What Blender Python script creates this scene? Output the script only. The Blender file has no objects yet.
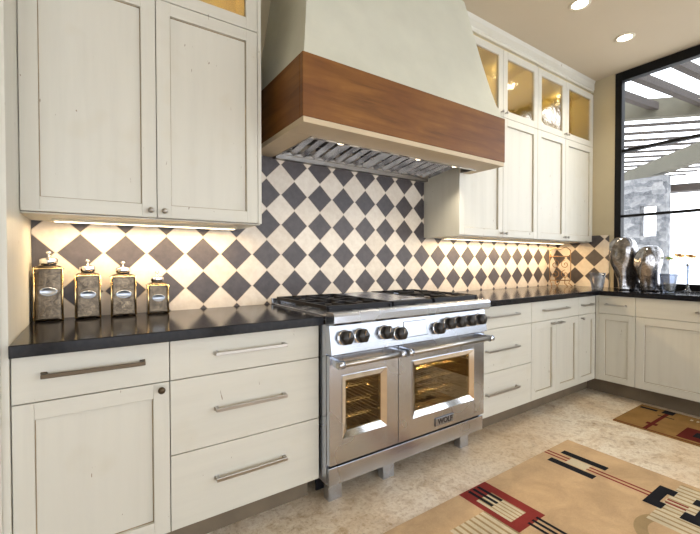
import bpy, bmesh, math, random
from mathutils import Vector, Matrix
random.seed(7)
C = bpy.context.scene
COL = C.collection
PI = math.pi

# ------------------------------------------------------------------ materials
def nd(nt, t, **kw):
    n = nt.nodes.new(t)
    for k, v in kw.items():
        setattr(n, k, v)
    return n

def base_mat(name):
    m = bpy.data.materials.new(name); m.use_nodes = True
    nt = m.node_tree
    return m, nt, nt.nodes['Principled BSDF']

def mapping(nt, scale=(1, 1, 1), rot=(0, 0, 0)):
    tc = nd(nt, 'ShaderNodeTexCoord'); mp = nd(nt, 'ShaderNodeMapping')
    mp.inputs['Scale'].default_value = scale; mp.inputs['Rotation'].default_value = rot
    nt.links.new(tc.outputs['Object'], mp.inputs['Vector'])
    return mp.outputs[0]

def noise(nt, vec, scale, detail=4, rough=.55, dist=0):
    n = nd(nt, 'ShaderNodeTexNoise'); n.inputs['Scale'].default_value = scale
    n.inputs['Detail'].default_value = detail; n.inputs['Roughness'].default_value = rough
    n.inputs['Distortion'].default_value = dist
    nt.links.new(vec, n.inputs['Vector'])
    return n.outputs['Fac']

def ramp(nt, fac, stops, interp='LINEAR'):
    r = nd(nt, 'ShaderNodeValToRGB'); r.color_ramp.interpolation = interp
    e = r.color_ramp.elements
    while len(e) < len(stops): e.new(.5)
    for i, (p, c) in enumerate(stops):
        e[i].position = p; e[i].color = (*c, 1)
    nt.links.new(fac, r.inputs['Fac'])
    return r.outputs['Color']

def mix(nt, fac, a, b, mode='MIX'):
    m = nd(nt, 'ShaderNodeMix', data_type='RGBA', blend_type=mode)
    for s, v in ((m.inputs['Factor'], fac), (m.inputs['A'], a), (m.inputs['B'], b)):
        pass
    def put(i, v):
        if isinstance(v, (int, float)): m.inputs[i].default_value = v
        elif isinstance(v, tuple): m.inputs[i].default_value = (*v, 1)
        else: nt.links.new(v, m.inputs[i])
    put(0, fac); put(6, a); put(7, b)
    return m.outputs[2]

def bump(nt, p, h, strength=.2, dist=.01):
    b = nd(nt, 'ShaderNodeBump'); b.inputs['Strength'].default_value = strength
    b.inputs['Distance'].default_value = dist
    nt.links.new(h, b.inputs['Height']); nt.links.new(b.outputs[0], p.inputs['Normal'])

def plain(name, col, rough=.5, metal=0, var=.06, nscale=8, scale=(1, 1, 1), bmp=0, **kw):
    m, nt, p = base_mat(name)
    v = mapping(nt, scale)
    f = noise(nt, v, nscale)
    lo = tuple(max(0, c * (1 - var)) for c in col); hi = tuple(min(1, c * (1 + var)) for c in col)
    nt.links.new(ramp(nt, f, [(.3, lo), (.7, hi)]), p.inputs['Base Color'])
    p.inputs['Roughness'].default_value = rough; p.inputs['Metallic'].default_value = metal
    for k, x in kw.items():
        p.inputs[k.replace('_', ' ')].default_value = x
    if bmp: bump(nt, p, f, bmp, .005)
    return m

def paint_mat(name, col, streak):
    m, nt, p = base_mat(name)
    v = mapping(nt, streak)
    g = noise(nt, v, 3.0, 6, .6)
    c1 = ramp(nt, g, [(.3, tuple(c * .95 for c in col)), (.5, col), (.72, tuple(min(1, c * 1.03) for c in col))])
    # sparse dark distress ticks
    v2 = mapping(nt, (32, 32, 9), (0, .35, 0))
    t = noise(nt, v2, 1.7, 3, .5, .6)
    w = mapping(nt, (1, 1, 1))
    t2 = noise(nt, w, 5, 2)
    k = ramp(nt, t, [(.73, (0, 0, 0)), (.745, (.9, .9, .9))])
    c2 = mix(nt, k, c1, (.22, .16, .10))
    # worn tan patches
    k2 = ramp(nt, t2, [(.6, (0, 0, 0)), (.8, (.4, .4, .4))])
    c3 = mix(nt, k2, c2, tuple(c * q for c, q in zip(col, (.86, .8, .68))))
    nt.links.new(c3, p.inputs['Base Color'])
    p.inputs['Roughness'].default_value = .42
    bump(nt, p, g, .04, .004)
    return m

M = {}
CREAM = (.60, .585, .515)
M['paint'] = paint_mat('antiqued_cream_paint', CREAM, (7, 7, .5))
M['paint_h'] = paint_mat('antiqued_cream_paint_wide', CREAM, (.6, .6, 9))
M['paint_dark'] = plain('glaze_in_grooves', (.33, .25, .15), .6, var=.3, nscale=12)
M['carcass'] = plain('shaded_gap_brown', (.16, .13, .095), .7)  # dark carcass colour carries the shade of the door gaps
M['toe'] = plain('shaded_toe_kick', (.17, .13, .085), .6, var=.12)  # brown darkened to hold the shadow of the toe recess
M['wall'] = plain('tan_wall_plaster', (.43, .37, .25), .85, var=.04, nscale=3)
M['ceil'] = plain('tan_ceiling_plaster', (.55, .47, .35), .9, var=.02, nscale=2)
M['plaster'] = plain('pale_hood_plaster', (.56, .56, .47), .8, var=.05, nscale=5, bmp=.15)
M['hood_trim'] = plain('shaded_hood_trim', (.52, .42, .28), .5)  # trim toned darker, with the hood's underside shade in its colour
M['trim'] = plain('pale_trim_paint', (.64, .58, .45), .5)
M['nickel'] = plain('brushed_nickel', (.46, .44, .41), .3, 1)
M['bronze'] = plain('dark_bronze', (.10, .075, .05), .35, .9)
M['chrome'] = plain('polished_chrome', (.85, .85, .86), .08, 1, var=.02)
M['black'] = plain('black_cast_iron', (.010, .010, .013), .5, 0, Specular_IOR_Level=.3)
M['blackgap'] = plain('black_enamel_gap_shade', (.012, .012, .015), .3)
M['frame'] = plain('black_window_frame', (.004, .004, .005), .5, Specular_IOR_Level=.2)
M['knob'] = plain('dark_knob', (.012, .010, .009), .35, 0, Specular_IOR_Level=.5)
M['brass'] = plain('brass_rim', (.85, .62, .32), .25, 1, var=.15)
M['silver'] = plain('bright_silver_label', (.40, .43, .48), .3, 1)
M['dark_text'] = plain('dark_lettering', (.03, .03, .035), .5)
M['iron'] = plain('bronzed_wire', (.32, .19, .09), .4, .8, var=.3)
M['beam'] = plain('weathered_pergola_timber', (.036, .027, .022), .8, var=.15, scale=(1, 1, 1))
M['beam2'] = plain('painted_pergola_beam', (.09, .082, .058), .8, var=.1)
M['patio'] = plain('pale_patio', (.75, .72, .68), .9)
M['petal'] = plain('yellow_petal', (.85, .50, .08), .6, var=.2)
M['fcentre'] = plain('brown_flower_centre', (.22, .10, .03), .8)
M['leaf'] = plain('green_leaf', (.16, .30, .05), .6, var=.2)
M['oven'] = plain('dark_oven_enamel', (.07, .055, .035), .3, .2)
M['rack'] = plain('chromed_rack', (.8, .75, .6), .2, 1)
M['shelf'] = plain('warm_cabinet_interior', (.62, .48, .19), .6)

# brushed stainless
def steel(name, stretch, col=(.56, .60, .68), rough=.24):
    m, nt, p = base_mat(name)
    v = mapping(nt, stretch)
    f = noise(nt, v, 30, 3)
    v2 = mapping(nt)
    f2 = noise(nt, v2, 2.2, 2)
    nt.links.new(ramp(nt, f, [(.3, tuple(c * .93 for c in col)), (.7, col)]), p.inputs['Base Color'])
    rr = nd(nt, 'ShaderNodeMapRange'); rr.inputs['To Min'].default_value = rough - .06; rr.inputs['To Max'].default_value = rough + .1
    nt.links.new(f2, rr.inputs['Value']); nt.links.new(rr.outputs[0], p.inputs['Roughness'])
    p.inputs['Metallic'].default_value = 1
    bump(nt, p, f, .03, .002)
    return m
M['steel'] = steel('brushed_stainless', (.3, 6, 6))
M['steel_dark'] = steel('hood_liner_stainless', (6, .5, 6), (.42, .40, .37), .3)

# polished dark stone
m, nt, p = base_mat('polished_dark_stone')
f = noise(nt, mapping(nt), 55, 5, .7)
nt.links.new(ramp(nt, f, [(.35, (.006, .007, .010)), (.6, (.014, .013, .015)), (.8, (.035, .03, .028))]), p.inputs['Base Color'])
p.inputs['Roughness'].default_value = .13; p.inputs['IOR'].default_value = 1.27
M['stone'] = m

# travertine floor
m, nt, p = base_mat('travertine_floor')
v = mapping(nt)
a = noise(nt, v, 3.2, 8, .68, .8); b = noise(nt, v, 14, 6, .7, .4); c = noise(nt, v, 60, 4, .7)
col = ramp(nt, a, [(.32, (.27, .17, .08)), (.43, (.58, .44, .28)), (.53, (.84, .77, .65)), (.70, (.46, .32, .18))])
col = mix(nt, .55, col, ramp(nt, b, [(.34, (.33, .22, .12)), (.5, (.88, .82, .72)), (.68, (.50, .38, .24))]))
big = noise(nt, v, 1.1, 3, .5, .6)
col = mix(nt, ramp(nt, big, [(.42, (.0, .0, .0)), (.62, (.75, .75, .75))]), col, mix(nt, .5, col, (.68, .46, .24)))
pit = ramp(nt, c, [(.36, (.62, .52, .40)), (.48, (1, 1, 1))])
col = mix(nt, .6, col, pit, 'MULTIPLY')
br = nd(nt, 'ShaderNodeTexBrick'); br.offset = .5
br.inputs['Scale'].default_value = 1; br.inputs['Brick Width'].default_value = .61; br.inputs['Row Height'].default_value = .61
br.inputs['Mortar Size'].default_value = .0025; br.inputs['Color1'].default_value = (1, 1, 1, 1); br.inputs['Color2'].default_value = (.94, .93, .9, 1)
br.inputs['Mortar'].default_value = (.93, .91, .87, 1)
nt.links.new(v, br.inputs['Vector'])
col = mix(nt, 1, col, br.outputs['Color'], 'MULTIPLY')
nt.links.new(col, p.inputs['Base Color']); p.inputs['Roughness'].default_value = .38
bump(nt, p, c, .06, .004)
M['floor'] = m

# wood band of hood
m, nt, p = base_mat('stained_alder_wood')
v = mapping(nt, (.9, .9, 9)); a = noise(nt, v, 2.5, 7, .6, .5); b = noise(nt, mapping(nt), 4, 4, .6)
col = ramp(nt, a, [(.25, (.085, .030, .007)), (.5, (.18, .073, .015)), (.75, (.26, .115, .026))])
col = mix(nt, ramp(nt, b, [(.35, (.55, .55, .55)), (.65, (0, 0, 0))]), col, (.13, .045, .014))
nt.links.new(col, p.inputs['Base Color']); p.inputs['Roughness'].default_value = .5; p.inputs['Specular IOR Level'].default_value = .3
bump(nt, p, a, .08, .004)
M['wood'] = m

# diamond tiles on the plane spanned by one horizontal axis and z
def tile_mat(name, axis, x0, z0=1.210, D=.182):
    m, nt, p = base_mat(name)
    tc = nd(nt, 'ShaderNodeTexCoord'); s = nd(nt, 'ShaderNodeSeparateXYZ')
    nt.links.new(tc.outputs['Object'], s.inputs[0])
    def mth(op, a, b=None):
        n = nd(nt, 'ShaderNodeMath', operation=op)
        for i, q in enumerate((a, b)):
            if q is None: continue
            if isinstance(q, (int, float)): n.inputs[i].default_value = q
            else: nt.links.new(q, n.inputs[i])
        return n.outputs[0]
    u = mth('DIVIDE', mth('SUBTRACT', s.outputs[axis], x0), D)
    w = mth('DIVIDE', mth('SUBTRACT', s.outputs[2], z0), D)
    sm = mth('ADD', mth('PINGPONG', mth('ADD', u, 100), .5), mth('PINGPONG', mth('ADD', w, 100), .5))
    dark = mth('LESS_THAN', sm, .472); light = mth('GREATER_THAN', sm, .497)
    i1 = mth('FLOOR', mth('ADD', mth('ADD', u, w), .5)); i2 = mth('FLOOR', mth('ADD', mth('SUBTRACT', u, w), .5))
    cv = nd(nt, 'ShaderNodeCombineXYZ'); nt.links.new(i1, cv.inputs[0]); nt.links.new(i2, cv.inputs[1])
    wn = nd(nt, 'ShaderNodeTexWhiteNoise', noise_dimensions='3D'); nt.links.new(cv.outputs[0], wn.inputs['Vector'])
    nz = noise(nt, mapping(nt), 30, 5, .6)
    dcol = mix(nt, .5, ramp(nt, wn.outputs['Value'], [(0, (.048, .042, .048)), (1, (.088, .075, .078))]),
               ramp(nt, nz, [(.3, (.042, .037, .043)), (.7, (.095, .082, .086))]))
    lcol = mix(nt, .5, ramp(nt, wn.outputs['Value'], [(0, (.60, .52, .43)), (1, (.80, .73, .64))]),
               ramp(nt, nz, [(.3, (.60, .52, .43)), (.7, (.80, .74, .65))]))
    c1 = mix(nt, light, (.50, .42, .32), lcol)
    c2 = mix(nt, dark, c1, dcol)
    nt.links.new(c2, p.inputs['Base Color']); p.inputs['Roughness'].default_value = .42
    h = mth('ADD', dark, light)
    bump(nt, p, h, .25, .003)
    return m
M['tile_x'] = tile_mat('diamond_tile_back', 0, .214)
M['tile_y'] = tile_mat('diamond_tile_side', 1, -.02, 1.20)

# mercury glass
def mercury(name, dark, light, sc):
    m, nt, p = base_mat(name)
    f = noise(nt, mapping(nt), sc, 6, .75, 1.0)
    nt.links.new(ramp(nt, f, [(.3, dark), (.55, tuple((x + y) / 2 for x, y in zip(dark, light))), (.75, light)]), p.inputs['Base Color'])
    p.inputs['Metallic'].default_value = .9; p.inputs['Roughness'].default_value = .14
    bump(nt, p, f, .25, .006)
    return m
M['mercury'] = mercury('antiqued_mercury_glass', (.02, .015, .011), (.22, .17, .115), 36)
M['mercury2'] = mercury('silvered_vase_glass', (.06, .05, .05), (.62, .61, .61), 9)
M['mercury2'].node_tree.nodes['Principled BSDF'].inputs['Roughness'].default_value = .1

# rock pillar
m, nt, p = base_mat('rubble_stone')
vo = nd(nt, 'ShaderNodeTexVoronoi'); vo.inputs['Scale'].default_value = 7
nt.links.new(mapping(nt, (1, 1, 1.8)), vo.inputs['Vector'])
f = noise(nt, mapping(nt), 14, 5, .7)
sc = nd(nt, 'ShaderNodeSeparateColor'); nt.links.new(vo.outputs['Color'], sc.inputs[0])
col = mix(nt, .3, ramp(nt, sc.outputs[0], [(0, (.05, .055, .065)), (.5, (.14, .145, .155)), (1, (.26, .26, .26))]), ramp(nt, f, [(.35, (.03, .033, .04)), (.6, (.30, .30, .31))]))
nt.links.new(col, p.inputs['Base Color']); p.inputs['Roughness'].default_value = .9
bump(nt, p, vo.outputs['Distance'], .6, .03)
M['rubble'] = m

# glass kinds
def thin_glass(name, tint=(1, 1, 1), gl=.08, rough=0, bmp=0, bs=20):
    m = bpy.data.materials.new(name); m.use_nodes = True; nt = m.node_tree
    nt.nodes.clear()
    out = nd(nt, 'ShaderNodeOutputMaterial'); mx = nd(nt, 'ShaderNodeMixShader')
    tr = nd(nt, 'ShaderNodeBsdfTransparent'); g = nd(nt, 'ShaderNodeBsdfGlossy')
    tr.inputs[0].default_value = (*tint, 1); g.inputs['Roughness'].default_value = rough
    lw = nd(nt, 'ShaderNodeLayerWeight'); lw.inputs['Blend'].default_value = .25
    ad = nd(nt, 'ShaderNodeMath', operation='ADD', use_clamp=True); ad.inputs[1].default_value = gl
    ml = nd(nt, 'ShaderNodeMath', operation='MULTIPLY'); ml.inputs[1].default_value = .45
    nt.links.new(lw.outputs['Fresnel'], ml.inputs[0]); nt.links.new(ml.outputs[0], ad.inputs[0])
    nt.links.new(ad.outputs[0], mx.inputs[0]); nt.links.new(tr.outputs[0], mx.inputs[1]); nt.links.new(g.outputs[0], mx.inputs[2])
    if bmp:
        f = noise(nt, mapping(nt), bs, 4, .6)
        b = nd(nt, 'ShaderNodeBump'); b.inputs['Strength'].default_value = bmp; b.inputs['Distance'].default_value = .01
        nt.links.new(f, b.inputs['Height']); nt.links.new(b.outputs[0], g.inputs['Normal'])
    nt.links.new(mx.outputs[0], out.inputs[0])
    return m
M['glass'] = thin_glass('clear_window_glass', gl=0)
M['seedy'] = thin_glass('seedy_cabinet_glass', (.98, .95, .82), .24, .03, .25, 9)
M['ovenglass'] = thin_glass('dark_oven_glass', (.75, .68, .55), .03)
M['tumbler'] = thin_glass('cut_glass', (.66, .70, .77), .15, .05, .6, 60)

def emis(name, col, s):
    m, nt, p = base_mat(name)
    f = noise(nt, mapping(nt), 3)
    nt.links.new(ramp(nt, f, [(0, col), (1, col)]), p.inputs['Emission Color'])
    p.inputs['Base Color'].default_value = (*col, 1); p.inputs['Emission Strength'].default_value = s
    return m
M['lamp'] = emis('lit_warm_lens', (1, .82, .55), 4)
M['lamp_c'] = emis('lit_ceiling_lens', (1, .90, .72), 9)

# rugs
def wool(name, col, var=.3):
    m, nt, p = base_mat(name)
    a = noise(nt, mapping(nt), 5, 5, .65, .5); b = noise(nt, mapping(nt), 260, 2)
    lo = tuple(c * (1 - var) for c in col); hi = tuple(min(1, c * (1 + var * .5)) for c in col)
    c1 = mix(nt, .35, ramp(nt, a, [(.3, lo), (.65, hi)]), ramp(nt, b, [(.3, lo), (.7, hi)]))
    nt.links.new(c1, p.inputs['Base Color']); p.inputs['Roughness'].default_value = .95; p.inputs['Specular IOR Level'].default_value = .08
    bump(nt, p, b, .4, .004)
    return m
M['wool'] = wool('tan_wool', (.54, .375, .22)); M['wool_black'] = wool('black_wool', (.014, .014, .018))
M['wool_red'] = wool('maroon_wool', (.23, .035, .03)); M['wool_ivory'] = wool('ivory_wool', (.60, .52, .37))
M['wool_gold'] = wool('gold_wool', (.27, .155, .055)); M['wool_brown'] = wool('taupe_wool', (.36, .26, .14))
M['wool_red2'] = wool('deep_red_wool', (.11, .018, .014))

# ------------------------------------------------------------------ mesh helpers
class MB:
    def __init__(s): s.v = []; s.f = []; s.mi = []; s.mats = []; s.sm = []
    def _m(s, m):
        if m not in s.mats: s.mats.append(m)
        return s.mats.index(m)
    def add(s, vs, fs, m, smooth=False):
        o = len(s.v); s.v += [tuple(x) for x in vs]; k = s._m(m)
        for f in fs: s.f.append([o + i for i in f]); s.mi.append(k); s.sm.append(smooth)
        return s
    def box(s, x0, y0, z0, x1, y1, z1, m, T=None):
        x0, x1 = sorted((x0, x1)); y0, y1 = sorted((y0, y1)); z0, z1 = sorted((z0, z1))
        vs = [(x, y, z) for z in (z0, z1) for y in (y0, y1) for x in (x0, x1)]
        if T: vs = [T @ Vector(v) for v in vs]
        return s.add(vs, [(0, 2, 3, 1), (4, 5, 7, 6), (0, 1, 5, 4), (1, 3, 7, 5), (3, 2, 6, 7), (2, 0, 4, 6)], m)
    def hexa(s, vs, m):   # 4 bottom ccw, 4 top ccw
        return s.add(vs, [(3, 2, 1, 0), (4, 5, 6, 7), (0, 1, 5, 4), (1, 2, 6, 5), (2, 3, 7, 6), (3, 0, 4, 7)], m)
    def bar(s, a, b, w, h, m, up=(0, 0, 1)):
        a = Vector(a); b = Vector(b); d = (b - a).normalized(); r = d.cross(Vector(up)).normalized(); u = r.cross(d)
        q = [(-1, -1), (1, -1), (1, 1), (-1, 1)]
        vs = [p + r * (i * w / 2) + u * (j * h / 2) for p in (a, b) for i, j in q]
        return s.add(vs, [(0, 1, 2, 3), (7, 6, 5, 4), (0, 4, 5, 1), (1, 5, 6, 2), (2, 6, 7, 3), (3, 7, 4, 0)], m)
    def tube(s, pts, r, m, n=10, caps=True):
        pts = [Vector(p) for p in pts]; rr = r if isinstance(r, (list, tuple)) else [r] * len(pts)
        vs = []; ref = None
        for i, p in enumerate(pts):
            d = (pts[min(i + 1, len(pts) - 1)] - pts[max(i - 1, 0)]).normalized()
            if ref is None:
                ref = Vector((0, 0, 1)) if abs(d.z) < .9 else Vector((1, 0, 0))
            a = d.cross(ref).normalized(); b = a.cross(d).normalized(); ref = b
            vs += [p + (a * math.cos(2 * PI * k / n) + b * math.sin(2 * PI * k / n)) * rr[i] for k in range(n)]
        fs = [(i * n + k, i * n + (k + 1) % n, (i + 1) * n + (k + 1) % n, (i + 1) * n + k) for i in range(len(pts) - 1) for k in range(n)]
        s.add(vs, fs, m, True)
        if caps:
            o = len(s.v) - len(vs); k = s._m(m)
            s.f.append([o + i for i in range(n)]); s.mi.append(k); s.sm.append(False)
            s.f.append([o + len(vs) - n + i for i in range(n)][::-1]); s.mi.append(k); s.sm.append(False)
        return s
    def lathe(s, prof, m, n=24, c=(0, 0, 0), T=None, fn=None):
        vs = []
        for r, z in prof:
            for k in range(n):
                a = 2 * PI * k / n; v = Vector((r * math.cos(a), r * math.sin(a), z))
                if fn: v = fn(v, a)
                v = (T @ v) if T else v
                vs.append(v + Vector(c))
        fs = [(i * n + k, i * n + (k + 1) % n, (i + 1) * n + (k + 1) % n, (i + 1) * n + k) for i in range(len(prof) - 1) for k in range(n)]
        return s.add(vs, fs, m, True)
    def poly(s, pts, z, m):
        return s.add([(x, y, z) for x, y in pts], [tuple(range(len(pts)))], m)
    def build(s, name, parent=None, bevel=0, fix=True, seg=2):
        me = bpy.data.meshes.new(name); me.from_pydata(s.v, [], s.f)
        for m in s.mats: me.materials.append(M[m])
        for i, p in enumerate(me.polygons): p.material_index = s.mi[i]; p.use_smooth = s.sm[i]
        if fix:
            bm = bmesh.new(); bm.from_mesh(me); bmesh.ops.recalc_face_normals(bm, faces=bm.faces); bm.to_mesh(me); bm.free()
        me.update()
        o = bpy.data.objects.new(name, me); COL.objects.link(o)
        if parent:
            o.parent = parent
            if not getattr(s, 'local', False):
                o.matrix_parent_inverse = Matrix.Translation(-wpos(parent))
        if bevel:
            b = o.modifiers.new('bevel', 'BEVEL'); b.width = bevel; b.segments = seg; b.limit_method = 'ANGLE'; b.angle_limit = math.radians(40)
        return o

def wpos(o):
    # world position of an unrotated chain built here (meshes carry world coordinates, empties their own)
    return Vector(o.get('_w', (0, 0, 0)))

def tag(o, label=None, cat=None, group=None, kind=None):
    if label: o['label'] = label
    if cat: o['category'] = cat
    if group: o['group'] = group
    if kind: o['kind'] = kind
    return o

def thing(name, label, cat, loc, group=None):
    o = bpy.data.objects.new(name, None); COL.objects.link(o); o.location = loc
    o.empty_display_size = .05
    o['_w'] = loc
    tag(o, label, cat, group)
    return o

def struct(o): o['kind'] = 'structure'; return o

# ------------------------------------------------------------------ key measures (metres)
XL, XR, H = .22, 4.583, 2.94
X1, X2, RX0, RX1, X4, XRF = .676, 1.322, 1.330, 2.445, 3.0975, 4.087
F = -.61; ZB, ZD2, ZD1, ZC = .14, .43, .7176, .874; ZT = .914
ROOM_W, ROOM_Y = -2.6, -5.6

# ------------------------------------------------------------------ setting
struct(MB().box(ROOM_W - .15, ROOM_Y - .1, -.1, XR + .15, .15, 0, 'floor').build('floor'))
struct(MB().box(ROOM_W - .15, ROOM_Y - .1, H, XR + .15, .15, H + .15, 'ceil').build('ceiling'))
wb = struct(MB().box(ROOM_W - .15, 0, 0, XR + .15, .15, H, 'wall').build('wall_back'))
MB().box(XL, -.012, .88, XR - .012, -.0005, 1.90, 'tile_x').build('backsplash_tiles', wb)
struct(MB().box(ROOM_W - .15, ROOM_Y, 0, ROOM_W, 0, H, 'wall').build('wall_left'))
WY0, WY1, WZ0 = -.552, -5.2, .916
wr = MB()
wr.box(XR, WY0, 0, XR + .15, 0, H, 'wall')
wr.box(XR, WY1, 0, XR + .15, WY0, WZ0 - .002, 'wall')
wr.box(XR, ROOM_Y, 0, XR + .15, WY1, H, 'wall')
wr = struct(wr.build('wall_right'))
MB().box(XR - .012, -.512, .88, XR - .0005, -.0125, 1.418, 'tile_y').build('backsplash_tiles', wr)
# unseen rear wall behind the camera: piers, with tall openings added for sky light
rw = MB()
for a, b in ((ROOM_W, -2.2), (-.2, .1), (2.1, 2.4), (4.3, XR)):
    rw.box(a, ROOM_Y - .15, 0, b, ROOM_Y, H, 'wall')
rw.box(ROOM_W, ROOM_Y - .15, 2.5, XR, ROOM_Y, H, 'wall')
struct(rw.build('wall_rear'))
# right-hand window; its unseen length is stretched to brighten the steel reflections
w = bpy.data.objects.new('window_1', None); COL.objects.link(w); w['_w'] = (XR + .05, WY0, WZ0); w.location = (XR + .05, WY0, WZ0); struct(w)
fr = MB()
xa, xb = XR - .004, XR + .07
fr.box(xa, WY0 - .055, WZ0, xb, WY0, H - .002, 'frame')
fr.box(xa, WY1, WZ0, xb, WY1 + .055, H - .002, 'frame')
fr.box(xa, WY1 + .055, H - .085, xb, WY0 - .055, H - .002, 'frame')
fr.box(xa, WY1 + .055, WZ0, xb, WY0 - .055, WZ0 + .055, 'frame')
fr.build('window_frame', w, .003)
MB().box(xa + .01, WY1 + .055, 2.188, xb - .01, WY0 - .055, 2.214, 'frame').build('mullion', w)
MB().box(xa + .01, WY1 + .055, 1.578, xb - .01, WY0 - .055, 1.600, 'frame').build('mullion', w)
MB().box(XR + .03, WY1 + .05, WZ0 + .05, XR + .034, WY0 - .05, H - .08, 'glass').build('window_pane', w)

# ------------------------------------------------------------------ cabinet pieces
# A front is drawn in (s, t, d): s along the run, t up, d outwards.  frame A: wall run; frame B: window run
def frameA(y): return lambda s, t, d: (s, y - d, t)
def frameB(x): return lambda s, t, d: (x - d, -s, t)

def fbox(mb, fr, s0, s1, t0, t1, d0, d1, m):
    vs = [fr(s, t, d) for t, d, s in ((t0, d1, s0), (t0, d1, s1), (t0, d0, s1), (t0, d0, s0), (t1, d1, s0), (t1, d1, s1), (t1, d0, s1), (t1, d0, s0))]
    return mb.hexa(vs, m)

def door_mesh(fr, s0, s1, t0, t1, st=.055, th=.02, panel='paint', glass=False):
    g = .0016
    s0 += g; s1 -= g; t0 += g; t1 -= g
    mb = MB()
    fbox(mb, fr, s0, s0 + st, t0, t1, 0, th, 'paint'); fbox(mb, fr, s1 - st, s1, t0, t1, 0, th, 'paint')
    fbox(mb, fr, s0 + st, s1 - st, t0, t0 + st, 0, th, 'paint_h'); fbox(mb, fr, s0 + st, s1 - st, t1 - st, t1, 0, th, 'paint_h')
    a, b, c, d = s0 + st, s1 - st, t0 + st, t1 - st
    # glazed bead around the panel
    e = .003; k = th - .010
    if not glass:
        fbox(mb, fr, a, b, c, d, 0, th - .013, panel)
    for (p, q, r, s_) in ((a, a + e, c, d), (b - e, b, c, d), (a, b, c, c + e), (a, b, d - e, d)):
        fbox(mb, fr, p, q, r, s_, 0, k, 'paint_dark')
    return mb, (a, b, c, d)

def bar_handle(fr, s0, s1, t, th, parent, horizontal=True, mat='nickel', name='handle'):
    mb = MB(); d0, d1 = th - .001, th + .032
    if abs(s1 - s0) < .02: return
    fbox(mb, fr, s0, s1, t - .007, t + .007, d1 - .009, d1, mat)
    for s in (s0, s1 - .014):
        fbox(mb, fr, s, s + .014, t - .007, t + .007, d0, d1 - .009, mat)
        fbox(mb, fr, s - .002, s + .016, t - .009, t + .009, d0, d0 + .003, mat)
    mb.build(name, parent, .0015)

def knob(fr, s, t, th, parent, mat='nickel', r=.013):
    c = Vector(fr(s, t, th)); n = (Vector(fr(s, t, th + 1)) - c).normalized()
    T = n.to_track_quat('Z', 'Y').to_matrix()
    prof = [(0, -.001), (r * .5, -.001), (r * .42, .006), (r * .45, .013), (r * .95, .018), (r, .023), (r * .8, .028), (0, .030)]
    MB().lathe(prof, mat, 20, c, T).build('knob', parent)

def drawer(fr, s0, s1, t0, t1, parent, h=None, hmat='nickel', label=None):
    g = .0016; mb = MB()
    fbox(mb, fr, s0 + g, s1 - g, t0 + g, t1 - g, 0, .02, 'paint_h')
    o = mb.build('drawer', parent, .002)
    if h: bar_handle(fr, h[0], h[1], h[2], .02, o, mat=hmat)
    return o

def door(fr, s0, s1, t0, t1, parent, kn=None, kmat='nickel', st=.055, hd=None, kr=.013):
    mb, _ = door_mesh(fr, s0, s1, t0, t1, st)
    o = mb.build('door', parent, .0012, seg=1)
    if kn: knob(fr, kn[0], kn[1], .02, o, kmat, kr)
    if hd: bar_handle(fr, hd[0], hd[1], hd[2], .02, o)
    return o

def base_cab(fr, s0, s1, label, back, loc, toe_ext=(0, 0)):
    t = thing('base_cabinet', label, 'cabinet', loc, None)
    mb = MB(); fbox(mb, fr, s0 + .0005, s1 - .0005, ZB, ZC, -back, -.0005, 'carcass'); mb.build('carcass', t)
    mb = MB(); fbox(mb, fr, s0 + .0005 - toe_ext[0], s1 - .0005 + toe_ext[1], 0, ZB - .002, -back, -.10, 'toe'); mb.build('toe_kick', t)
    return t

FA = frameA(F + .02)        # door faces land on F
B = -(F + .02) - .002       # carcass depth
c = base_cab(FA, XL, X1, 'cream base cabinet with one drawer over one bronze-knobbed door, beneath the silver canisters', B, (.45, -.3, 0))
drawer(FA, XL, X1, ZD1, ZC, c, (.296, .592, .804), 'bronze')['label'] = 'drawer front with a bronzed bar handle'
door(FA, XL, X1, ZB, ZD1, c, (.645, .693), 'bronze')
c = base_cab(FA, X1, X2, 'wide three-drawer cream base cabinet directly left of the steel range', B, (1.0, -.3, 0))
for a, b, h in ((ZD1, ZC, .802), (ZD2, ZD1, .578), (ZB, ZD2, .298)):
    drawer(FA, X1, X2, a, b, c, (.84, 1.147, h))
c = base_cab(FA, RX1 + .008, X4, 'cream three-drawer base cabinet directly right of the steel range', B, (2.77, -.3, 0))
for a, b, h in ((ZD1, ZC, .803), (ZD2, ZD1, .578), (ZB, ZD2, .292)):
    drawer(FA, RX1 + .008, X4, a, b, c, (2.565, 2.915, h))
XM = 3.79
c = base_cab(FA, X4, XM, 'cream base cabinet with one drawer over a pair of doors, right of the drawer stack', B, (3.44, -.3, 0))
drawer(FA, X4, XM, ZD1, ZC, c, (3.24, 3.60, .799))
door(FA, X4, 3.442, ZB, ZD1, c, None, hd=(3.36, 3.425, .69)); door(FA, 3.442, XM, ZB, ZD1, c, None, hd=(3.459, 3.52, .69))
c = base_cab(FA, XM, XRF - .022, 'narrow cream base cabinet in the inside corner of the kitchen run', B, (3.94, -.3, 0), (0, .1415))
drawer(FA, XM, XRF - .002, ZD1, ZC, c, (3.83, 4.0, .799))
door(FA, XM, XRF - .002, ZB, ZD1, c, (3.84, .69), st=.05)
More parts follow.
